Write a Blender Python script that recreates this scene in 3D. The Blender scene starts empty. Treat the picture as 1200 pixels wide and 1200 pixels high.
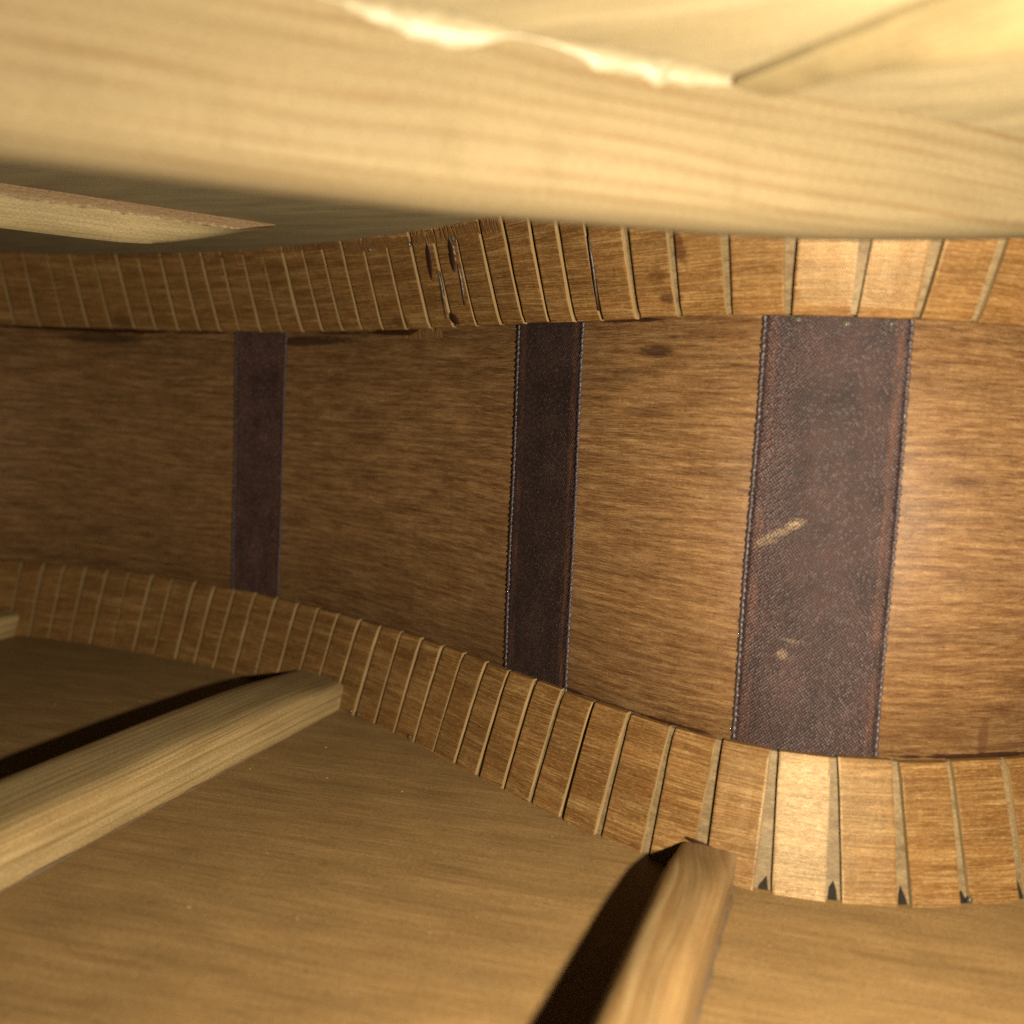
import bpy, bmesh, math, random
import numpy as np
from mathutils import Vector, Matrix

random.seed(7); np.random.seed(7)
MM = 0.001
S = bpy.context.scene

# ------------------------------------------------------------------ camera
ZC = 68.5                      # lens height above the back plate, mm
PITCH, ROLL, FPX = math.radians(6.73), math.radians(3.0), 1020.0
cam_d = bpy.data.cameras.new("camera")
cam = bpy.data.objects.new("camera", cam_d); S.collection.objects.link(cam)
fwd = Vector((0, math.cos(PITCH), -math.sin(PITCH)))
up0 = Vector((0, math.sin(PITCH), math.cos(PITCH))); rt0 = Vector((1, 0, 0))
rt = math.cos(ROLL)*rt0 + math.sin(ROLL)*up0
up = -math.sin(ROLL)*rt0 + math.cos(ROLL)*up0
m = Matrix((rt, up, -fwd)).transposed().to_4x4(); m.translation = Vector((0, 0, ZC))*MM
cam.matrix_world = m
cam_d.sensor_width = 36; cam_d.lens = 36*FPX/1200
cam_d.clip_start = 0.002; cam_d.clip_end = 20
cam_d.dof.use_dof = True; cam_d.dof.focus_distance = 0.155; cam_d.dof.aperture_fstop = 14.5
S.camera = cam

# ------------------------------------------------------------------ light: one small hand torch beside the lens, dim room
w = bpy.data.worlds.new("World"); S.world = w; w.use_nodes = True
bg = w.node_tree.nodes["Background"]; bg.inputs[0].default_value = (1, .86, .68, 1); bg.inputs[1].default_value = 0.006
ld = bpy.data.lights.new("torch", 'POINT'); ld.energy = 1.36; ld.color = (1.0, .925, .75); ld.shadow_soft_size = 0.0028
torch = bpy.data.objects.new("torch", ld); S.collection.objects.link(torch)
torch.location = Vector((44, 5, 61))*MM

S.view_settings.view_transform = 'Standard'; S.view_settings.look = 'None'
S.view_settings.exposure = 0; S.view_settings.gamma = 1; S.view_settings.use_curve_mapping = False
S.render.engine = 'CYCLES'; S.cycles.max_bounces = 5; S.cycles.diffuse_bounces = 0; S.cycles.use_denoising = False
S.render.resolution_x = S.render.resolution_y = 1024

# ------------------------------------------------------------------ node helpers
class NT:
    def __init__(s, name):
        s.mat = bpy.data.materials.new(name); s.mat.use_nodes = True
        s.t = s.mat.node_tree; s.b = s.t.nodes["Principled BSDF"]
    def n(s, k, **kw):
        x = s.t.nodes.new(k)
        for a, v in kw.items(): setattr(x, a, v)
        return x
    def l(s, a, b): s.t.links.new(a, b)
    def put(s, sock, v):
        if hasattr(v, 'links'): s.l(v, sock)
        else: sock.default_value = v
    def math(s, op, a, b=0.0, c=None, clamp=False):
        x = s.n('ShaderNodeMath', operation=op, use_clamp=clamp)
        s.put(x.inputs[0], a); s.put(x.inputs[1], b)
        if c is not None: s.put(x.inputs[2], c)
        return x.outputs[0]
    def uv(s):
        if not hasattr(s, '_uv'):
            u = s.n('ShaderNodeUVMap', uv_map='UVMap'); sp = s.n('ShaderNodeSeparateXYZ'); s.l(u.outputs[0], sp.inputs[0])
            s._uv = (sp.outputs[0], sp.outputs[1])
        return s._uv
    def vec(s, x, y, z=0.0):
        c = s.n('ShaderNodeCombineXYZ')
        for i, v in enumerate((x, y, z)): s.put(c.inputs[i], v)
        return c.outputs[0]
    def noise(s, x, y, z=0.0, detail=3.0, rough=.55, dist=0.0):
        k = s.n('ShaderNodeTexNoise'); s.l(s.vec(x, y, z), k.inputs['Vector'])
        k.inputs['Scale'].default_value = 1; k.inputs['Detail'].default_value = detail
        k.inputs['Roughness'].default_value = rough; k.inputs['Distortion'].default_value = dist
        return k.outputs[0]
    def ramp(s, fac, stops, interp='LINEAR'):
        r = s.n('ShaderNodeValToRGB'); r.color_ramp.interpolation = interp
        e = r.color_ramp.elements
        while len(e) < len(stops): e.new(.5)
        for q, (p, c) in zip(e, stops): q.position = p; q.color = tuple(c)+(1,) if len(c) == 3 else c
        s.l(fac, r.inputs[0]); return r.outputs[0]
    def map(s, v, a, b, c=0.0, d=1.0):
        r = s.n('ShaderNodeMapRange'); s.put(r.inputs[0], v)
        for i, q in enumerate((a, b, c, d)): r.inputs[i+1].default_value = q
        return r.outputs[0]
    def mix(s, fac, a, b, mode='MIX'):
        x = s.n('ShaderNodeMix', data_type='RGBA', blend_type=mode)
        s.put(x.inputs[0], fac)
        for i, v in ((6, a), (7, b)):
            if hasattr(v, 'links'): s.l(v, x.inputs[i])
            else: x.inputs[i].default_value = tuple(v)+(1,)
        return x.outputs[2]
    def scale(s, col, f):
        x = s.n('ShaderNodeMix', data_type='RGBA', blend_type='MULTIPLY'); x.inputs[0].default_value = 1
        s.l(col, x.inputs[6]); g = s.n('ShaderNodeCombineColor')
        for i in range(3): s.put(g.inputs[i], f)
        s.l(g.outputs[0], x.inputs[7]); return x.outputs[2]
    def bump(s, h, strength=.3, dist=.1):
        b = s.n('ShaderNodeBump'); b.inputs['Strength'].default_value = strength; b.inputs['Distance'].default_value = dist*MM
        s.l(h, b.inputs['Height']); return b.outputs[0]
    def ell(s, cx, cy, rx, ry, rot=0.0, wob=.6, soft=.5):
        """soft irregular ellipse mask in uv millimetres"""
        u, v = s.uv(); c, q = math.cos(rot), math.sin(rot)
        du, dv = s.math('SUBTRACT', u, cx), s.math('SUBTRACT', v, cy)
        a = s.math('ADD', s.math('MULTIPLY', du, c/rx), s.math('MULTIPLY', dv, q/rx))
        b = s.math('ADD', s.math('MULTIPLY', du, -q/ry), s.math('MULTIPLY', dv, c/ry))
        r = s.math('SQRT', s.math('ADD', s.math('MULTIPLY', a, a), s.math('MULTIPLY', b, b)))
        nz = s.noise(s.math('MULTIPLY', u, .9), s.math('MULTIPLY', v, 3.2), cx, 3)
        r = s.math('ADD', r, s.math('MULTIPLY', s.math('SUBTRACT', nz, .5), 2*wob))
        return s.map(r, 1+soft*.5, 1-soft*.5)

def wood(name, dark, mid, light, L=14, W=.45, warp=1.6, warpL=45, band=.35, mott=.16, pore=.55, poreL=3.2, poreW=.16,
         pth=(.60, .68), rough=.5, bump=.35, stains=(), spec=.35, rings=None, ringcol=None, ringamt=.6, seed=0.0, fleck=0.0, edgeglue=None, con=.13, tint=None, fa=.26):
    t = NT(name); u, v = t.uv()
    wn = t.noise(t.math('DIVIDE', u, warpL), t.math('DIVIDE', v, warpL*.35), seed, 1)
    v2 = t.math('ADD', v, t.math('MULTIPLY', t.math('SUBTRACT', wn, .5), warp*2))
    n1 = t.noise(t.math('DIVIDE', u, L), t.math('DIVIDE', v2, W), seed+3, 3, .65)
    nb = t.noise(t.math('DIVIDE', u, L*3.5), t.math('DIVIDE', v2, W*7), seed+9, 1)
    k = t.math('ADD', t.math('MULTIPLY', n1, 1-band), t.math('MULTIPLY', nb, band))
    col = t.ramp(k, ((.5-con, dark), (.5, mid), (.5+con, light)))
    h = n1
    if rings:
        ph = t.math('ADD', t.math('DIVIDE', v2, rings), t.math('MULTIPLY', t.noise(t.math('DIVIDE', u, 60), t.math('DIVIDE', v, 4.5), seed+5, 2), 1.4))
        fr = t.math('FRACT', ph)
        rm = t.ramp(fr, ((0, (0, 0, 0)), (.55, (.12,)*3), (.86, (1, 1, 1)), (.97, (.2,)*3), (1, (0, 0, 0))))
        fade = t.map(t.noise(t.math('DIVIDE', u, 25), t.math('DIVIDE', v, 2.0), seed+6, 2), .35, .65, .25, 1)
        col = t.mix(t.math('MULTIPLY', t.math('MULTIPLY', rm, fade), ringamt), col, ringcol)
        h = n1
    ml = t.noise(t.math('DIVIDE', u, 16), t.math('DIVIDE', v, 4.5), seed+12, 3)
    col = t.scale(col, t.map(ml, .3, .7, 1-mott, 1+mott))
    if pore:
        pn = t.noise(t.math('DIVIDE', u, poreL), t.math('DIVIDE', v2, poreW), seed+17, 1.5, .5)
        pm = t.map(pn, pth[0], pth[1])
        col = t.mix(t.math('MULTIPLY', pm, pore), col, tuple(c*.30 for c in dark))
    if fleck:
        fn = t.noise(t.math('DIVIDE', u, 1.6), t.math('DIVIDE', v2, .14), seed+23, 2, .6)
        fm = t.map(fn, .56, .70)
        col = t.mix(t.math('MULTIPLY', fm, fleck), col, tuple(min(1, c*1.5) for c in light))
    if edgeglue:   # (v0, v1, colour): dried glue and scraped fibres smeared along one foot of a brace
        nn = t.noise(t.math('DIVIDE', u, 1.1), t.math('DIVIDE', v, .6), seed+31, 4)
        lim = t.math('ADD', v, t.math('MULTIPLY', t.math('SUBTRACT', nn, .5), 2.6))
        gm = t.map(lim, edgeglue[1]+.3, edgeglue[1]-.3)
        col = t.mix(t.math('MULTIPLY', gm, .75), col, edgeglue[2])
        h = t.math('ADD', h, t.math('MULTIPLY', t.math('MULTIPLY', gm, nn), 3))
    fine = t.noise(t.math('DIVIDE', u, .55), t.math('DIVIDE', v, .15), seed+40, 1.5)
    col = t.scale(col, t.map(fine, .3, .7, 1-fa, 1+fa))
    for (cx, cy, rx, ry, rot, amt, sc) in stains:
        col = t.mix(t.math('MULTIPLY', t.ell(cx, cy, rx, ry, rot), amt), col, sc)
    t.l(col, t.b.inputs['Base Color'])
    hh = t.math('ADD', h, t.math('MULTIPLY', fine, .35))
    t.l(t.bump(hh, bump, .12), t.b.inputs['Normal'])
    t.l(t.map(n1, .3, .7, rough-.08, rough+.1), t.b.inputs['Roughness'])
    t.b.inputs['Specular IOR Level'].default_value = spec
    if tint: t.b.inputs['Specular Tint'].default_value = tint+(1,)
    return t.mat

# ------------------------------------------------------------------ geometry helpers
C = S.collection
def link(name, verts, faces, mats, parent=None, uvs=None, smooth=False, fm=None):
    me = bpy.data.meshes.new(name)
    me.from_pydata([Vector(v)*MM for v in verts], [], faces)
    for mt in (mats if isinstance(mats, (list, tuple)) else [mats]): me.materials.append(mt)
    if uvs is not None:
        lay = me.uv_layers.new(name='UVMap')
        for p in me.polygons:
            for li, vi in zip(p.loop_indices, p.vertices): lay.data[li].uv = uvs[vi]
    if fm:
        for p, q in zip(me.polygons, fm): p.material_index = q
    bm = bmesh.new(); bm.from_mesh(me); bmesh.ops.recalc_face_normals(bm, faces=bm.faces); bm.to_mesh(me); bm.free()
    if smooth:
        for p in me.polygons: p.use_smooth = True
    o = bpy.data.objects.new(name, me); C.objects.link(o)
    if parent: o.parent = parent
    return o

# --- the bent outline of the body (inner edge of the linings' lips), mm
PTS = [(-232,196),(-214,211),(-196,223),(-178,231.5),(-160,236.5),(-141,238.5),(-127,237.6),(-112,234.4),(-95.6,229.4),(-79.2,222.6),
       (-64,215),(-50.5,206.6),(-38.5,197.8),(-27,188.4),(-16.5,179),(-7,169.6),(-.8,162.2),(10.5,150.6),(16.3,144.6),(22.8,138.8),
       (28.9,133.8),(35.7,129.6),(44.2,126.4),(56.8,125.2),(66.2,126.2),(80.7,129.4),(96,134.5),(112,140.5),(130,146.5),(150,151)]
P = np.array(PTS, float)
# Catmull-Rom, resample by arc length, smooth
def catmull(P, n=24):
    out = []
    Q = np.vstack([2*P[0]-P[1], P, 2*P[-1]-P[-2]])
    for i in range(1, len(Q)-2):
        p0, p1, p2, p3 = Q[i-1:i+3]
        for t in np.linspace(0, 1, n, endpoint=False):
            out.append(.5*((2*p1)+(-p0+p2)*t+(2*p0-5*p1+4*p2-p3)*t*t+(-p0+3*p1-3*p2+p3)*t**3))
    out.append(P[-1]); return np.array(out)
cv = catmull(P)
def resample(cv, step):
    d = np.r_[0, np.cumsum(np.hypot(*np.diff(cv, axis=0).T))]
    s = np.linspace(0, d[-1], int(d[-1]/step)+1)
    return np.c_[np.interp(s, d, cv[:, 0]), np.interp(s, d, cv[:, 1])], s
cv, ss = resample(cv, .5)
ker = np.exp(-.5*(np.arange(-24, 25)/9.)**2); ker /= ker.sum()
pad = np.vstack([cv[:1]+(cv[:1]-cv[1:25][::-1]), cv, cv[-1:]+(cv[-1:]-cv[-25:-1][::-1])])
cv = np.c_[np.convolve(pad[:, 0], ker, 'valid'), np.convolve(pad[:, 1], ker, 'valid')]
cv, ss = resample(cv, .5)
tg = np.gradient(cv, axis=0); tg /= np.hypot(tg[:, 0], tg[:, 1])[:, None]
SMAX = ss[-1]
def O(s, off=0.0):
    """point on the outline at arc length s, shifted `off` mm into the body"""
    p = np.array([np.interp(s, ss, cv[:, 0]), np.interp(s, ss, cv[:, 1])])
    t = np.array([np.interp(s, ss, tg[:, 0]), np.interp(s, ss, tg[:, 1])]); t /= np.hypot(*t)
    return p + off*np.array([t[1], -t[0]]), t, np.array([t[1], -t[0]])
ZB, ZL, ZU, ZT = 0.0, 19.1, 84.1, 102.0
LIP = 1.5
def s_at_x(x): return float(np.interp(x, cv[:, 0], ss))

# ------------------------------------------------------------------ materials
mahog = dict(dark=(.125, .048, .012), mid=(.245, .112, .034), light=(.40, .215, .082))
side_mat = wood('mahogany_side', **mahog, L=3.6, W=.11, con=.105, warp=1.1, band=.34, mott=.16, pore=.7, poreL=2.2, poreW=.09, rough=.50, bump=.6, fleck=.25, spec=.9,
    stains=((s_at_x(20)+1.2, ZU-5.2, 3.2, .9, 0, .8, (.05, .018, .006)), (s_at_x(17), ZU-9, 3.4, .8, 0, .4, (.07, .028, .01)),
            (s_at_x(20), ZU-15, 4, .9, 0, .35, (.07, .028, .01)), (s_at_x(76)-1.5, ZL+3, .9, 2.6, 0, .6, (.12, .045, .015)),
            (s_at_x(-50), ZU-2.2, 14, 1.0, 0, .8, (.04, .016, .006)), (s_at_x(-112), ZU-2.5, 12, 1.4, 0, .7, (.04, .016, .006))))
lin_face = wood('lining_face', (.135, .052, .013), (.235, .105, .029), (.47, .27, .10), L=9, W=.22, con=.17, warp=1.2, band=.3, mott=.22, pore=.5, poreL=1.2, poreW=.14,
    rough=.40, bump=.6, spec=.9, tint=(1, .82, .5), seed=50, fleck=.45,
    stains=((s_at_x(25), 94*1.04+161, 1.0, 2.6, .3, .7, (.09, .03, .01)), (s_at_x(23.5), 86.8*1.04+161, 2.0, .8, 0, .8, (.07, .022, .008)),
            (s_at_x(22), 90*1.04+161, 1.6, 1.2, 0, .5, (.10, .036, .012)), (s_at_x(-25), 85.6*1.04+161, 2.5, 1.2, 0, .6, (.08, .03, .01)),
            (s_at_x(70), 93*1.04+161, .8, 1.0, 0, .6, (.16, .06, .02)), (s_at_x(-104), 86*1.04+161, 3.5, 1.6, 0, .6, (.06, .024, .008))))
lin_cut = wood('lining_sawn', (.28, .165, .064), (.39, .24, .098), (.48, .31, .14), L=3, W=1.2, warp=.5, pore=.25, poreL=.5, poreW=.4, rough=.75, bump=.4, spec=.15, seed=80)
lin_web = wood('lining_web', (.19, .115, .048), (.27, .175, .078), (.34, .23, .11), L=3, W=1.0, warp=.5, pore=.3, poreL=.5, poreW=.4, rough=.6, bump=.6, spec=.3, seed=90)
back_mat = wood('back_veneer', (.22, .112, .036), (.36, .202, .072), (.48, .29, .118), L=12, W=.13, con=.19, warp=1.5, band=.22, mott=.18, pore=.8, poreL=2.0, poreW=.12,
    pth=(.63, .72), rough=.5, bump=.3, spec=.3, seed=110, fleck=.2)
top_mat = wood('spruce_top', (.45, .335, .165), (.51, .38, .195), (.57, .43, .235), L=60, W=.5, warp=.6, pore=0, rough=.55, bump=.25, spec=.3,
    rings=1.5, ringcol=(.40, .24, .10), ringamt=.35, seed=140)
spr = dict(dark=(.225, .156, .074), mid=(.268, .190, .094), light=(.315, .228, .118))
brace_mat = wood('spruce_brace', **spr, L=40, W=.25, con=.2, mott=.05, band=.2, warp=1.6, pore=.12, poreL=2, poreW=.2, rough=.6, bump=.35, spec=.08,
    rings=1.9, ringcol=(.16, .078, .026), ringamt=.62, seed=170)
brace_gloss = wood('spruce_glossy_brace', (.36, .25, .11), (.43, .305, .14), (.50, .365, .175), L=30, W=.6, pore=0, rough=.3, bump=.3, spec=.5,
    rings=2.3, ringcol=(.34, .19, .07), ringamt=.3, seed=190)
brace_back = wood('spruce_back_brace', (.36, .225, .088), (.47, .31, .13), (.54, .375, .17), L=25, W=.4, warp=1.0, pore=.15, poreL=2, poreW=.2, rough=.5, bump=.5, spec=.35,
    rings=1.7, ringcol=(.25, .12, .036), ringamt=.75, seed=200)
brace_flame = wood('spruce_wavy_brace', (.26, .14, .048), (.36, .21, .08), (.47, .30, .13), L=24, W=.35, warp=2.2, warpL=34, pore=.1, rough=.45, bump=.35, spec=.4,
    rings=2.2, ringcol=(.24, .10, .03), ringamt=.65, seed=230)
brace_far = wood('spruce_glued_brace', (.44, .31, .14), (.52, .375, .175), (.60, .44, .22), L=20, W=.5, warp=1.0, pore=.15, rough=.5, bump=.5, spec=.3, rings=1.6, ringcol=(.42, .24, .09), ringamt=.3,
    seed=260, edgeglue=(0, 1.9, (.20, .088, .024)))
def simple(name, col, rough, spec=.5, trans=0.0, bump=0.0):
    t = NT(name); g = t.n('ShaderNodeTexCoord'); k = t.n('ShaderNodeTexNoise'); t.l(g.outputs['Object'], k.inputs['Vector'])
    k.inputs['Scale'].default_value = 900; k.inputs['Detail'].default_value = 3
    c = t.mix(k.outputs[0], tuple(x*.6 for x in col), tuple(min(1, x*1.35) for x in col))
    t.l(c, t.b.inputs['Base Color']); t.b.inputs['Roughness'].default_value = rough; t.b.inputs['Specular IOR Level'].default_value = spec
    t.b.inputs['Transmission Weight'].default_value = trans
    if bump: t.l(t.bump(k.outputs[0], bump, .2), t.b.inputs['Normal'])
    return t.mat
glue_dark = simple('dark_glue', (.045, .016, .007), .35, .5, bump=.4)
glue_slot = simple('slot_glue', (.028, .020, .012), .7, .1, bump=.8)
glue_clear = simple('clear_glue', (.30, .25, .17), .15, .6, .6, bump=1.0)
glue_highlight = simple('highlight_glue', (.36, .275, .15), .5, .7, 0, bump=1.0)  # paler than the brace wood, highlight put into the colour
fibre_mat = simple('torn_fibre', (.20, .095, .03), .7, .2)

def ribbon(name, W, H, marks=(), hue=1.0, gain=1.0):
    t = NT(name); u, v = t.uv()
    wob = t.noise(t.math('DIVIDE', u, 4), t.math('DIVIDE', v, 4), 2, 2)
    a = t.math('ADD', u, t.math('MULTIPLY', wob, .5))
    vo = t.n('ShaderNodeTexVoronoi'); vo.inputs['Randomness'].default_value = .30; vo.inputs['Scale'].default_value = 1
    ka = t.math('ADD', t.math('MULTIPLY', a, 1/.50), t.math('MULTIPLY', v, 1/.66))
    kb = t.math('SUBTRACT', t.math('MULTIPLY', v, 1/.56), t.math('MULTIPLY', a, 1/.64))
    t.l(t.vec(ka, kb), vo.inputs['Vector'])
    d = vo.outputs['Distance']
    thread = t.map(d, .12, .62, 1, 0)
    cellr = t.n('ShaderNodeSeparateXYZ'); t.l(vo.outputs['Color'], cellr.inputs[0])
    base = t.mix(thread, (.010*gain, .004*gain, .0035*gain), (.098*gain, .046*gain, .035*gain))
    blot = t.noise(t.math('DIVIDE', u, 5), t.math('DIVIDE', v, 7), 7, 4)
    base = t.scale(base, t.map(blot, .3, .7, .6, 1.45))
    base = t.mix(t.math('MULTIPLY', t.map(cellr.outputs[0], .75, 1.0), thread), base, (.15*gain, .095*gain, .083*gain))  # random threads coloured lighter, satin sparkle painted into the base
    # red-brown worn bands just inside the two selvedges
    e = t.math('MINIMUM', u, t.math('SUBTRACT', W, u))
    em = t.math('MULTIPLY', t.map(t.math('ABSOLUTE', t.math('SUBTRACT', e, 1.5)), .9, .2), t.map(t.noise(t.math('DIVIDE', u, .9), t.math('DIVIDE', v, 9), 4, 3), .38, .62))
    base = t.mix(t.math('MULTIPLY', em, .55), base, t.mix(thread, (.05, .014, .006), (.30, .12, .055)))
    for (cx, cy, rx, ry, rot, amt, col) in marks:
        mk = t.math('MULTIPLY', t.ell(cx, cy, rx, ry, rot, .8, .9), t.map(thread, .1, .8))
        base = t.mix(t.math('MULTIPLY', mk, amt), base, col)
    t.l(base, t.b.inputs['Base Color'])
    t.l(t.bump(thread, .6, .14), t.b.inputs['Normal'])
    t.l(t.map(cellr.outputs[1], 0, 1, .36, .62), t.b.inputs['Roughness'])
    t.b.inputs['Specular IOR Level'].default_value = .34
    t.b.inputs['Sheen Weight'].default_value = .03
    return t.mat
selv_mat = simple('selvedge_thread', (.075, .052, .052), .38, .6)

# ------------------------------------------------------------------ the guitar body: one thing, everything glued to it is a part
body = bpy.data.objects.new('guitar_body', None); C.objects.link(body)
body['label'] = 'inside of a wooden acoustic guitar body with braces, kerfed linings and ribbon-taped mahogany side'
body['category'] = 'guitar'

# --- bent side
smp = np.arange(0, SMAX, 1.5)
def strip(name, off0, off1, z0, z1, mat, s0=0, s1=None, step=1.5, nz=1, parent=body):
    sl = np.linspace(s0, s1 or SMAX, max(2, int(((s1 or SMAX)-s0)/step)+1))
    v, uv, f = [], [], []
    for s in sl:
        for off in (off0, off1):
            p = O(s, off)[0]
            for k in range(nz+1):
                z = z0+(z1-z0)*k/nz; v.append((p[0], p[1], z)); uv.append((s, z))
    r = 2*(nz+1)
    for i in range(len(sl)-1):
        a, b = i*r, (i+1)*r
        for k in range(nz):
            f.append((a+k, b+k, b+k+1, a+k+1)); o = nz+1
            f.append((a+o+k, a+o+k+1, b+o+k+1, b+o+k))
        f.append((a, a+nz+1, b+nz+1, b)); f.append((a+nz, b+nz, b+2*nz+1, a+2*nz+1))
    f.append((0, nz, 2*nz+1, nz+1)); e = (len(sl)-1)*r; f.append((e, e+nz+1, e+2*nz+1, e+nz))
    return link(name, v, f, mat, parent, uv, smooth=False)
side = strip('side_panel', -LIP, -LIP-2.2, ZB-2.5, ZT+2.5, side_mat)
side['label'] = 'bent brown mahogany side with fine dark grain'
for p in side.data.polygons: p.use_smooth = abs(p.normal.z) < .5

# --- plates (back below, soundboard above), each a thick sheet trimmed to the outline
GA = math.atan2(-.20, .98)
def plate(name, z, dz, mat, y0, ga, hole=None):
    sl = np.arange(0, SMAX, 2.0); v, uv, f = [], [], []
    ca, sa = math.cos(ga), math.sin(ga); x0, x1 = -232, 150
    N = 8
    for i, s in enumerate(sl):
        p = O(s, -LIP-1.0)[0]; q = np.array([x0+(x1-x0)*i/(len(sl)-1), y0])
        for k in range(N+1):
            r = p+(q-p)*k/N
            for zz in (z, z+dz):
                v.append((r[0], r[1], zz)); uv.append((r[0]*ca+r[1]*sa, -r[0]*sa+r[1]*ca+500))
    R = 2*(N+1)
    for i in range(len(sl)-1):
        a, b = i*R, (i+1)*R
        for k in range(N):
            for o in (0, 1):
                f.append((a+2*k+o, b+2*k+o, b+2*k+2+o, a+2*k+2+o))
        f.append((a, b, b+1, a+1)); f.append((a+2*N, b+2*N, b+2*N+1, a+2*N+1))
    for a in (0, (len(sl)-1)*R):
        for k in range(N): f.append((a+2*k, a+2*k+2, a+2*k+3, a+2*k+1))
    return link(name, v, f, mat, body, uv)
back = plate('back_plate', ZB, -2.4, back_mat, -40, GA)
back['label'] = 'flat brown back plate with horizontal grain at the bottom'
top = plate('soundboard', ZT, 2.4, top_mat, 44, math.atan2(-.376, .927))
top['label'] = 'pale spruce soundboard underside at the top'

# ------------------------------------------------------------------ kerfed linings
DEPTH = .75                                    # depth of the saw cuts
def prof_t(w):                                  # thickness of a block against height fraction w (0 at the plate, 1 at the lip)
    return LIP + (8.2-LIP)*(1-w)**.92
def lining(label, zplate, zlip, slots, gap, seed):
    rnd = random.Random(seed)
    v, uv, f = [], [], []; wz = [.0, .3, .6, .85, .985]; ws = np.arange(0, SMAX, 1.0); Mw = len(wz)
    for s in ws:                                      # the continuous strip left behind the saw cuts
        for wv in wz:
            p = O(s, max(prof_t(wv)-LIP-DEPTH, -LIP+.55))[0]; z = zplate+(zlip-zplate)*wv; v.append((p[0], p[1], z)); uv.append((s, z+seed))
        for wv in (wz[-1], wz[0]):
            p = O(s, -LIP+.01)[0]; z = zplate+(zlip-zplate)*wv; v.append((p[0], p[1], z)); uv.append((s, z+seed))
    Q = Mw+2
    for i in range(len(ws)-1):
        for k in range(Q): f.append((i*Q+k, (i+1)*Q+k, (i+1)*Q+(k+1) % Q, i*Q+(k+1) % Q))
    f.append(tuple(range(Q))); f.append(tuple((len(ws)-1)*Q+k for k in range(Q)))
    root = link('kerfed_lining', v, f, lin_web, body, uv)
    root['label'] = label
    sl = sorted(slots)
    wl = [.0, .12, .3, .55, .8, .93, 1.0]
    for i in range(len(sl)-1):
        s0, s1 = sl[i], sl[i+1]
        if s1-s0 > 12 or s1 - s0 < 1.2: continue
        sm = .5*(s0+s1); g = gap*rnd.uniform(.85, 1.15)*(1.12 if O(sm)[0][0] > 20 else 1)
        L = (s1-s0)-g; p, t, n = O(sm); lean = rnd.uniform(-.012, .012); dt = rnd.uniform(-.12, .18); dz = rnd.uniform(-.15, .15)
        tilt = rnd.uniform(-.008, .008)
        v, uv, f, fm = [], [], [], []
        NS = 6; fr = [0, .3/max(L, 2), .25, .5, .75, 1-.3/max(L, 2), 1]
        for a in range(NS+1):
            al = -L/2+L*fr[a]
            edge = 1 if a in (0, NS) else 0
            for b, wv in enumerate(wl):
                z = zplate+(zlip+dz-zplate)*wv
                th = prof_t(wv)+dt - (.03 if edge else 0) - (.18 if b == len(wl)-1 else 0)
                al2 = al + lean*(wv-.5)*19 + (rnd.uniform(-.07, .07) if edge else 0)
                th += al2*tilt + rnd.uniform(-.03, .03)
                q = p+t*al2+n*(th-LIP)
                v.append((q[0], q[1], z)); uv.append((sm+al2, z*1.04+seed*7))
        M = len(wl); nf = len(v)
        for a in range(NS+1):                         # rear row against the web
            al = -L/2+L*fr[a]
            for b in (0, M-1):
                z = zplate+(zlip+dz-zplate)*wl[b]; al2 = al+lean*(wl[b]-.5)*19
                q = p+t*al2+n*(-LIP+.3); v.append((q[0], q[1], z)); uv.append((sm+al2+3, z+40))
        for a in range(NS):
            for b in range(M-1):
                f.append((a*M+b, (a+1)*M+b, (a+1)*M+b+1, a*M+b+1)); fm.append(0)
            A, B = nf+2*a, nf+2*(a+1)
            f.append((a*M+M-1, (a+1)*M+M-1, B+1, A+1)); fm.append(0)
            f.append((a*M, A, B, (a+1)*M)); fm.append(1)
        for a in (0, NS):
            A = nf+2*a
            f.append(tuple(a*M+b for b in range(M))+(A+1, A)); fm.append(1)
        o = link('lining_block', v, f, [lin_face, lin_cut], root, uv, fm=fm)
    return root

# slot positions along the bent side (x of each saw cut at the lip, mm)
SX_LO = [-181,-174.5,-168,-161.5,-155,-148.5,-142,-135.5,-129.1,-122.9,-116.3,-109.5,-102.6,-95.6,-88.9,-81.9,-75.8,-69.6,-63.4,-57.0,-50.7,-44.8,-39.1,-33.3,
         -27.9,-22.7,-17.8,-12.9,-8.3,-3.6,.9,5.8,10.5,15.7,21.2,27.5,34.1,41.8,50.2,59.4,68.0,77.2,86,95,104,113,122]
SX_UP = [-180,-173.5,-166,-158.5,-151,-143.8,-136.5,-129.4,-121.9,-115.1,-108,-101.0,-94.4,-87.5,-81.1,-75.2,-69.2,-63.0,-57.0,-51.3,-45.7,-40.3,-35.1,-29.8,
         -24.2,-18.7,-13.6,-8.8,-3.9,.4,4.8,8.9,13.2,18.5,24.3,30.8,38.3,46.9,55.6,64,73,82,91,100,109,118]
lo_lin = lining('lower kerfed lining along the back plate', ZB, ZL, [s_at_x(x) for x in SX_LO], 1.05, 11)
up_lin = lining('upper kerfed lining along the soundboard with dark glue drips', ZT, ZU, [s_at_x(x) for x in SX_UP], 1.0, 23)

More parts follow.
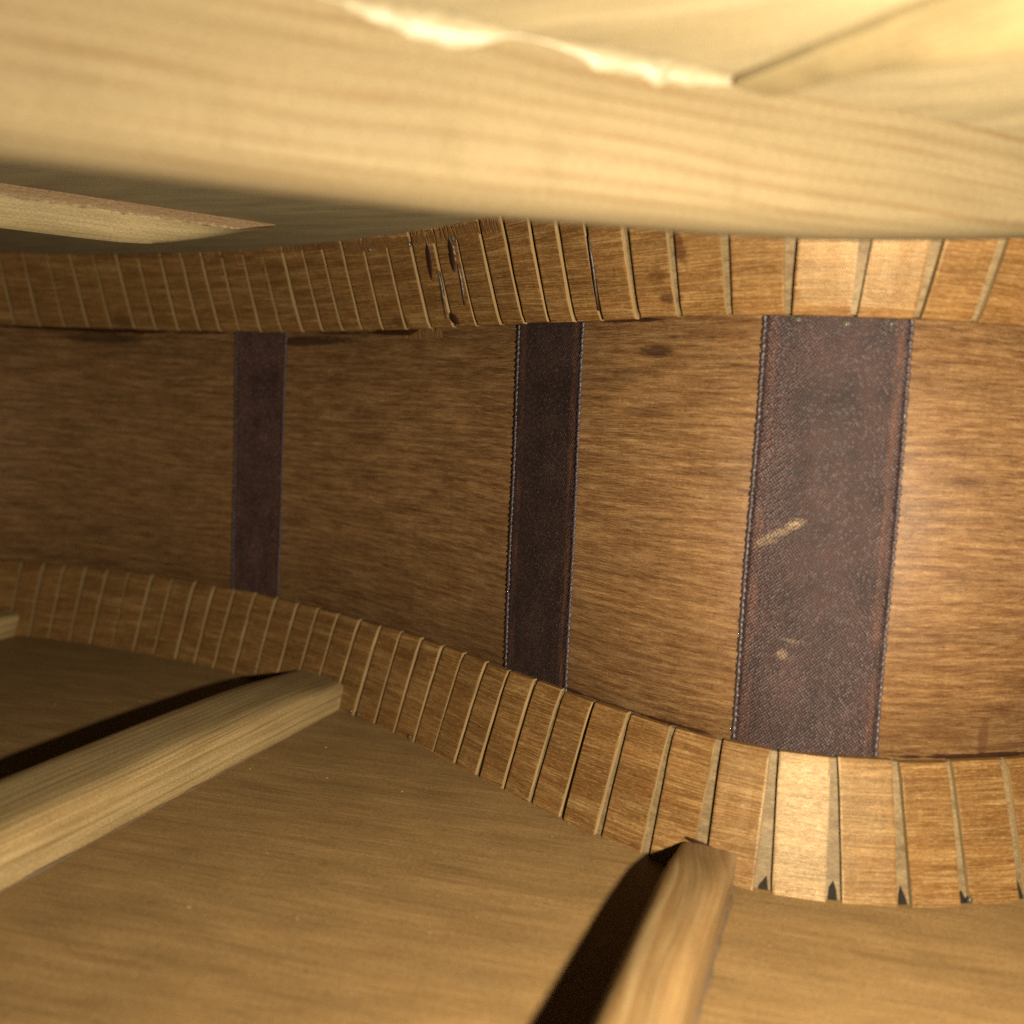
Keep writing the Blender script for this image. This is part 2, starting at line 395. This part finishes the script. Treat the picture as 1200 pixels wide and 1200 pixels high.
# ------------------------------------------------------------------ braces
def brace(name, label, p0, p1, zbase, sgn, width, hfun, mat, side_sign=1, shoulder=6.5, pw=2.0, n=60, seed=0, carve=.12, uvs=0.0, parent=body):
    """bar from p0 to p1 (the foot line nearest the lens); width runs to the left of the travel direction times side_sign.
    hfun(t) = crest height. Profile: upright sides to the shoulder, then a rounded crown."""
    rnd = np.random.RandomState(seed)
    p0, p1 = np.array(p0, float), np.array(p1, float); Lg = np.hypot(*(p1-p0)); d = (p1-p0)/Lg
    nn = np.array([-d[1], d[0]])*side_sign
    kn = np.interp(np.linspace(0, 1, n+1), np.linspace(0, 1, 14), rnd.uniform(-1, 1, 14))
    M = 15; v, uv, f = [], [], []
    for i in range(n+1):
        t = i/n; h = max(.15, hfun(t)+carve*kn[i])
        sh = min(shoulder, .86*h)
        prof = [(0, 0), (.0, sh*.5), (.0, sh)]
        K = 14
        for k in range(1, K):
            a = math.pi*k/K; x = .5-.5*math.cos(a)
            ex = abs(2*x-1)
            prof.append((x, sh+(h-sh)*(1-ex**pw)))
        prof += [(1, sh), (1, sh*.5), (1, 0)]
        per = 0; last = None
        for (x, z) in prof:
            wv = width*x
            if last is not None: per += math.hypot(wv-last[0], z-last[1])
            last = (wv, z)
            jit = rnd.uniform(-.03, .03)
            q = p0+d*Lg*t+nn*(wv+jit)
            v.append((q[0], q[1], zbase+sgn*(z-.05))); uv.append((Lg*t+uvs, per+uvs*.37))
        M = len(prof)
    for i in range(n):
        for k in range(M-1): f.append((i*M+k, (i+1)*M+k, (i+1)*M+k+1, i*M+k+1))
        f.append((i*M, i*M+M-1, (i+1)*M+M-1, (i+1)*M))
    f.append(tuple(range(M))); f.append(tuple(n*M+k for k in range(M)))
    o = link(name, v, f, mat, parent, uv); o['label'] = label
    for pl in o.data.polygons: pl.use_smooth = len(pl.vertices) == 4
    try: o.data.set_sharp_from_angle(angle=math.radians(42))
    except Exception: pass
    return o
def prof(*pts):
    xs, ys = zip(*pts); return lambda t: float(np.interp(t, xs, ys))
def sprof(*pts):
    """smoothed height profile"""
    xs, ys = zip(*pts); g = np.linspace(0, 1, 401); y = np.interp(g, xs, ys)
    k = np.exp(-.5*(np.arange(-40, 41)/14.)**2); k /= k.sum()
    y = np.convolve(np.r_[[y[0]]*40, y, [y[-1]]*40], k, 'valid'); return lambda t: float(np.interp(t, g, y))

# wide low brace on the back, lower left
dB = np.array([.370, .929])
e1 = np.array([-34.6, 191.2]); b1 = brace('back_brace', 'wide low pale spruce brace across the back plate at lower left', e1-dB*190, e1+dB*6, ZB, 1, 17.0,
    sprof((0, 8.6), (.72, 8.3), (.88, 7.4), (1, 4.6)), brace_back, 1, 6.9, 7.0, seed=1, carve=.06)
# narrow wavy-grained brace running to the waist
e2 = np.array([35.7, 121.9]); b2 = brace('back_brace', 'narrow brown brace with tapered end reaching the waist', e2-dB*130, e2+dB*1.4, ZB, 1, 8.4,
    sprof((0, 11), (.5, 9.6), (.72, 8.9), (.84, 8.3), (.92, 7.0), (1, 4.2)), brace_flame, 1, 6.6, 6.0, seed=2, carve=.05, uvs=15)
# tip of a third brace at the far left edge
e3 = np.array([-131.2, 240.5]); b3 = brace('back_brace', 'short lit tip of a far brace at the left edge', e3-np.array([.30, .954])*90, e3, ZB, 1, 16.0,
    sprof((0, 8.5), (.85, 7), (1, 5.5)), brace_back, 1, 6.0, 2.3, seed=3, uvs=60)

# tall brace under the soundboard, close to the lens
dA = np.array([.9438, .3305]); cA = np.array([21.7, 91.1])
A0, A1 = cA-dA*150, cA+dA*70
def hA(t):
    s = -150+220*t
    return float(np.interp(s, [-150, -67, -30, 0, 15, 25, 37, 60, 70], [16.0, 15.7, 15.4, 14.0, 12.9, 11.8, 10.4, 7.2, 5.4]))
bA = brace('soundboard_brace', 'tall pale spruce brace, large and blurred across the top of the picture', A0, A1, ZT, -1, 9.0, hA, brace_mat, 1, 13.6, 2.4, n=90, seed=4, carve=.05)
# small finger brace butting into it
bB = brace('finger_brace', 'small shiny finger brace meeting the tall brace at upper right', (19.5, 89.4), (42.0, 52.0), ZT, -1, 6.0,
    sprof((0, 1.2), (.18, 2.0), (.38, 3.6), (.7, 6.6), (1, 7.4)), brace_gloss, 1, 1.0, 2.0, n=60, seed=5, uvs=33)
# scalloped brace in the distance
dC = np.array([.8615, .5078]); cC = np.array([-64.8, 166.9])
bC = brace('soundboard_brace', 'small far scalloped brace with rough brown glue line at upper left', cC-dC*110, cC+dC*18, ZT, -1, 8.0,
    lambda t: float(np.interp(-110+128*t, [-110, -70, -30, -16, -10, -5, 0, 5, 10, 14, 18], [9.5, 8, 6.9, 6.8, 6.7, 6.3, 5.3, 4.0, 2.5, 1.2, .2])), brace_far, 1, 2.0, 1.6, n=120, seed=6, carve=.04)

# ------------------------------------------------------------------ woven tapes glued across the side
def tape(label, xb0, xb1, xt0, xt1, marks=(), seed=0, ztop=ZU, gain=1.0):
    rnd = random.Random(seed)
    sb0, sb1, st0, st1 = map(s_at_x, (xb0, xb1, xt0, xt1)); W = .5*(sb1-sb0+st1-st0); H = ztop-ZL
    mat = ribbon('ribbon_weave', W, H, marks, gain=gain)
    NU, NV = 24, 70; v, uv, f = [], [], []
    for j in range(NV+1):
        b = j/NV; s0, s1 = sb0+(st0-sb0)*b, sb1+(st1-sb1)*b
        s0 += .10*math.sin(b*9+seed); s1 += .10*math.sin(b*8+2+seed)
        for i in range(NU+1):
            a = i/NU; s = s0+(s1-s0)*a
            zb = ZL-.6; zt = ztop+.05*math.sin(a*17+seed)
            off = -LIP+.32+.10*math.sin(a*5+b*11+seed)*math.sin(b*7)+.05*rnd.uniform(-1, 1)*(j in (0, NV))
            p = O(s, off)[0]; v.append((p[0], p[1], zb+(zt-zb)*b)); uv.append((a*W, b*H))
    n0 = len(v)
    for j in range(NV+1):
        for i in (0, NU):
            a = i/NU; s = (sb0+(st0-sb0)*j/NV)*(1-a)+(sb1+(st1-sb1)*j/NV)*a
            p = O(s, -LIP-.1)[0]; v.append((p[0], p[1], v[j*(NU+1)+i][2])); uv.append((a*W, j/NV*H))
    for j in range(NV):
        for i in range(NU):
            q = j*(NU+1)+i; f.append((q, q+1, q+NU+2, q+NU+1))
        f.append((j*(NU+1), (j+1)*(NU+1), n0+2*(j+1), n0+2*j)); f.append((j*(NU+1)+NU, n0+2*j+1, n0+2*(j+1)+1, (j+1)*(NU+1)+NU))
    o = link('reinforcing_tape', v, f, mat, body, uv, smooth=True); o['label'] = label
    for e in (0, 1):                                   # plaited selvedge cords
        v, uv, f = [], [], []; NJ = 330; K = 6
        for j in range(NJ+1):
            b = j/NJ; s = (sb0+(st0-sb0)*b+.10*math.sin(b*9+seed)) if e == 0 else (sb1+(st1-sb1)*b+.10*math.sin(b*8+2+seed))
            ph = j*math.tau/5.2; r = .30+.11*math.sin(ph+1.5*math.sin(j*.13+seed))+rnd.uniform(-.08, .08)
            s += .04*math.sin(ph*.31); z = ZL-.5+(ztop-.1-ZL+.5)*b
            for k in range(K):
                an = math.tau*k/K; p = O(s+r*math.cos(an), -LIP+.30+r*.8*math.sin(an))[0]
                v.append((p[0], p[1], z+.12*math.cos(an))); uv.append((an, z))
        for j in range(NJ):
            for k in range(K): f.append((j*K+k, j*K+(k+1) % K, (j+1)*K+(k+1) % K, (j+1)*K+k))
        link('selvedge', v, f, selv_mat, o, uv, smooth=True)
    return o
tan = (.62, .40, .20)
t1 = tape('widest dark purple-brown woven tape at the waist, on the right', 35.7, 56.8, 35.3, 55.6,
    marks=((4.6, 33.5, 3.0, .5, .45, .5, tan), (6.9, 35.0, 1.2, .6, .3, .75, tan), (2.6, 31.8, 1.6, .5, .3, .35, tan), (6.4, 15.2, .8, .7, 0, .55, tan),
           (8, 17.4, 1.6, .3, 0, .3, tan), (6, 5, 5, 4, 0, .45, (.03, .008, .008))), seed=1)
t2 = tape('narrow dark brown woven tape in the middle of the side', -.6, 10.5, -1.3, 9.7, seed=2, gain=.62)
t3 = tape('dim narrow purple tape farthest away at the left', -71.3, -57.8, -71.2, -56.9, seed=3, gain=1.7)

# ------------------------------------------------------------------ glue and torn fibres
def blob(name, s, off, z, rs, rn, rz, mat, parent, rot=0.0, seed=0, pt=0.0):
    rnd = random.Random(seed); bm = bmesh.new(); bmesh.ops.create_icosphere(bm, subdivisions=2, radius=1)
    p, t, n = O(s, off); v = []
    for q in bm.verts:
        k = 1+rnd.uniform(-.14, .14); x, y, zz = q.co*k
        x *= 1-pt*max(0, zz)-pt*.5*max(0, -zz)
        a, b = rs*x, rz*zz; a, b = a*math.cos(rot)-b*math.sin(rot), a*math.sin(rot)+b*math.cos(rot)
        pos = p+t*a+n*rn*y; v.append((pos[0], pos[1], z+b))
    f = [tuple(x.index for x in fc.verts) for fc in bm.faces]; bm.free()
    return link(name, v, f, mat, parent, [(0, 0)]*len(v), smooth=True)
def up_off(z): return prof_t((ZT-z)/(ZT-ZU))-LIP
def lo_off(z): return prof_t(z/ZL)-LIP
# dark drips run down two slots of the upper lining
def drip(x, z, rs, rz, rot, offf, mat, parent, seed, rise=.22, pw=.8):
    rr = random.Random(seed); v, f = [], []; n = 12; s0 = s_at_x(x)
    for i in range(n+1):
        b = -1+2*i/n; w = rs*max(.02, 1-abs(b)**2)**pw*rr.uniform(.8, 1.2); zz = z+rz*b; c = s0+math.tan(rot)*(zz-z)+rr.uniform(-.05, .05)*rs
        for (k, o) in ((-1, -.35), (-.75, rise*.6), (0, rise), (.75, rise*.6), (1, -.35)):
            p = O(c+w*k, offf(zz)+o)[0]; v.append((p[0], p[1], zz))
    for i in range(n):
        for k in range(4): f.append((i*5+k, i*5+k+1, (i+1)*5+k+1, (i+1)*5+k))
    return link('glue_drip', v, f, mat, parent, [(0, 0)]*len(v), smooth=True)
for (x, z, rs, rz, rot) in ((-15.4, 96.4, .95, 3.4, .14), (-14.2, 90.0, .30, 4.4, .12), (-12.9, 85.6, 1.3, 1.1, -.4), (-10.4, 97.0, .85, 3.0, .12), (-9.7, 91.5, .24, 3.6, .10),
                            (13.3, 91.0, .24, 5.6, .05),):
    drip(x, z, rs, rz, rot, up_off, glue_dark, up_lin, int(z*10))
rnd = random.Random(5)
# beads of squeezed-out glue
for x in (-19, -28.5, -9.5): blob('glue_bead', s_at_x(x), up_off(99.6), 99.8, .35, .35, .6, glue_clear, up_lin, seed=int(x*3+200))
for x, dx in ((-44.2, 0), (-29.0, 0), (-14, 0), (68.5, .2), (-27.2, .2)): blob('glue_bead', s_at_x(x+dx), lo_off(.8)+.1, .7, .5, .4, .5, glue_clear, lo_lin, seed=int(x*3+300))
for x, z, k in ((39.6, ZU-.5, .8), (46.3, ZU-.9, 1.0), (52.6, ZU-.7, .7)): blob('glue_bead', s_at_x(x), -LIP+.3, z, .75*k, .35, .5*k, glue_clear, t1, seed=int(x*9))
# dark squeeze-out inside the foot of the widest slots
for i, x in enumerate((41.8, 50.2, 59.4, 68.0, 77.2)):
    v, f = [], []; s0 = s_at_x(x); hh = (1.9, 2.5, 2.4, 1.7, 2.7)[i]
    for (ds, z) in ((-.62, .02), (.62, .02), (.45, hh*(.5, .6, .3, .4, .3)[i]), ((.3, .1, -.2, -.1, -.2)[i], hh), (-.5, hh*(.3, .6, .55, .5, .6)[i])):
        for o in (.25, -.6):
            p = O(s0+ds, lo_off(z)-DEPTH+o)[0]; v.append((p[0], p[1], z))
    for k in range(5): q = (k+1) % 5; f.append((2*k, 2*q, 2*q+1, 2*k+1))
    f += [(0, 2, 4, 6, 8), (9, 7, 5, 3, 1)]
    link('glue_drip', v, f, glue_slot, lo_lin, [(0, 0)]*10)
# dark irregular glue line under the upper lining, left half
def glue_line(xa, xb, z, off, rmin, rmax, mat, parent, seed, sgn=1):
    rr = random.Random(seed); sa, sb = s_at_x(xa), s_at_x(xb); n = int((sb-sa)/.5); v, f = [], []; K = 6
    r = rmin
    for i in range(n+1):
        s = sa+(sb-sa)*i/n; r += rr.uniform(-.09, .09); r = min(rmax, max(rmin, r)); e = min(1, i/6, (n-i)/6)+.02
        for k in range(K):
            an = math.tau*k/K; p = O(s, off+r*.5*e*math.cos(an))[0]; v.append((p[0], p[1], z+r*e*math.sin(an)))
    for i in range(n):
        for k in range(K): f.append((i*K+k, i*K+(k+1) % K, (i+1)*K+(k+1) % K, (i+1)*K+k))
    return link('glue_line', v, f, mat, parent, [(0, 0)]*len(v), smooth=True)
glue_line(-160, -74, ZU-.35, -LIP+.15, .15, .8, glue_dark, up_lin, 1)
glue_line(-48, -22, ZU-.45, -LIP+.15, .10, .9, glue_dark, up_lin, 2)
glue_line(12, 22, ZU-.2, -LIP+.1, .1, .35, glue_dark, up_lin, 3)
glue_line(58, 120, ZL+.25, -LIP+.1, .1, .4, glue_dark, lo_lin, 4)
glue_line(-2, 34, ZL+.1, -LIP+.1, .08, .28, glue_dark, lo_lin, 5)
# glue along the tall brace's foot, shaped and coloured pale for soft highlights
def foot_bead(p0, p1, z, r, mat, parent, seed, dips):
    rr = np.random.RandomState(seed); n = 80; v, f = [], []; K = 7
    p0, p1 = np.array(p0), np.array(p1); d = (p1-p0)/np.hypot(*(p1-p0)); nn = np.array([d[1], -d[0]])
    w = np.interp(np.linspace(0, 1, n+1), np.linspace(0, 1, len(dips)), dips)
    for i in range(n+1):
        q = p0+(p1-p0)*i/n
        for k in range(K):
            a = math.tau*k/K; rad = max(.02, r*w[i]); x = q+nn*rad*math.cos(a)*1.0; v.append((x[0], x[1], z+rad*1.1*math.sin(a)))
    for i in range(n):
        for k in range(K): f.append((i*K+k, i*K+(k+1) % K, (i+1)*K+(k+1) % K, (i+1)*K+k))
    return link('glue_line', v, f, mat, parent, [(0, 0)]*len(v), smooth=True)
nA = np.array([dA[1], -dA[0]]); rg = np.random.RandomState(8)
v, f, uv = [], [], []; n = 150; K = 9
gs = np.linspace(-44, 2, n+1)
ctl = (.95*np.exp(-((gs+33)/6.0)**4)+.75*np.exp(-((gs+11)/8.5)**4))*np.interp(np.linspace(0, 1, n+1), np.linspace(0, 1, 30), rg.uniform(.55, 1.05, 30))+.06
for i in range(n+1):
    s = gs[i]; q = cA+dA*s; r = 2.6*ctl[i]
    for k in range(K+1):
        a = .5*math.pi*k/K; w = 1+.05*rg.uniform(-1, 1)
        o_, d_ = r*(1-math.sin(a)), r*(1-math.cos(a))*w
        p = q+nA*(o_+.04); v.append((p[0], p[1], ZT-.04-d_)); uv.append((s, 4-d_))
for i in range(n):
    for k in range(K): f.append((i*(K+1)+k, (i+1)*(K+1)+k, (i+1)*(K+1)+k+1, i*(K+1)+k+1))
link('glue_highlight_fillet', v, f, glue_highlight, bA, uv, smooth=True)
# torn fibres along the top of the upper lining and a chip at the end of the wide brace
def fibres(xa, xb, z0, z1, n, parent, offf, seed):
    rr = random.Random(seed); v, f = [], []
    for i in range(n):
        s = s_at_x(rr.uniform(xa, xb)); h = rr.uniform(.4, 1)*(z1-z0); w = rr.uniform(.06, .2); z = z0+rr.uniform(-.3, .3); k = len(v)
        for (ds, dz, o) in ((-w, 0, .05), (w, 0, .05), (w*.4, h, .25), (-w*.4, h, .25), (-w, 0, -.15), (w, 0, -.15), (w*.4, h, -.1), (-w*.4, h, -.1)):
            zz = z+dz; p = O(s+ds, offf(zz)+o)[0]; v.append((p[0], p[1], zz))
        f += [(k, k+1, k+2, k+3), (k+4, k+7, k+6, k+5), (k, k+4, k+5, k+1), (k+1, k+5, k+6, k+2), (k+2, k+6, k+7, k+3), (k+3, k+7, k+4, k)]
    o = link('torn_fibres', v, f, fibre_mat, parent, [(0, 0)]*len(v)); o['kind'] = 'stuff'; return o
fibres(-34, 0, 99.6, 101.9, 160, up_lin, up_off, 1)
fibres(-95, -34, 100.8, 101.9, 120, up_lin, up_off, 2)
fibres(-26, -17, ZU-1.8, ZU+.1, 60, up_lin, lambda z: -LIP+.1, 3)
chip = blob('wood_chip', s_at_x(-32.8), lo_off(3)+1.0, 2.2, 1.3, 1.0, 2.4, brace_back, b1, .15, seed=9)
blob('glue_drip', s_at_x(34.0), lo_off(5)+.7, 4.5, 2.5, .35, .3, glue_dark, b2, -.12, seed=4)

# squeezed-out glue along the feet of the two near braces
glue_dull = simple('dull_glue', (.20, .125, .07), .45, .4, bump=.6)
def foot_line(brace_obj, e, d, width, length, side, r, seed):
    rr = np.random.RandomState(seed); n = int(length/.6); v, f = [], []; K = 6; nn = np.array([-d[1], d[0]])
    w_ = np.interp(np.linspace(0, 1, n+1), np.linspace(0, 1, 40), rr.uniform(.25, 1.0, 40)**1.5)
    for i in range(n+1):
        q = np.array(e)-d*(length*i/n)+nn*(width if side else 0)
        for k in range(K):
            a = math.tau*k/K; x = q+nn*r*w_[i]*1.5*math.cos(a); v.append((x[0], x[1], r*.8*w_[i]*math.sin(a)))
    for i in range(n):
        for k in range(K): f.append((i*K+k, i*K+(k+1) % K, (i+1)*K+(k+1) % K, (i+1)*K+k))
    return link('glue_line', v, f, glue_dull, brace_obj, [(0, 0)]*len(v), smooth=True)
foot_line(b1, e1, dB, 17.0, 150, 0, .45, 1)
foot_line(b2, e2, dB, 8.4, 90, 0, .75, 2)

# sawdust slivers lying on the back plate and caught on the side
dust_mat = simple('sawdust', (.42, .28, .13), .6, .3)
rr = random.Random(21); v, f = [], []
for i in range(90):
    x, y = rr.uniform(-110, 75), rr.uniform(78, 205); sidx = s_at_x(x)
    if y > O(sidx)[0][1]-10: continue
    if -3 < (np.array((x, y))-e1) @ np.array((-dB[1], dB[0])) < 20 or -3 < (np.array((x, y))-e2) @ np.array((-dB[1], dB[0])) < 11: continue
    L_, w_, a = rr.uniform(.08, .25), rr.uniform(.03, .06), rr.uniform(0, math.tau); c, s_ = math.cos(a), math.sin(a); k = len(v); h = rr.uniform(.05, .14)
    for (p, q, z) in ((-L_, -w_, .0), (L_, -w_, .0), (L_, w_, .0), (-L_, w_, .0), (-L_*.8, 0, h), (L_*.8, 0, h*1.4)): v.append((x+p*c-q*s_, y+p*s_+q*c, z+.01))
    f += [(k, k+1, k+5, k+4), (k+2, k+3, k+4, k+5), (k, k+4, k+3), (k+1, k+2, k+5), (k, k+3, k+2, k+1)]
o = link('sawdust', v, f, dust_mat, back, [(0, 0)]*len(v)); o['kind'] = 'stuff'
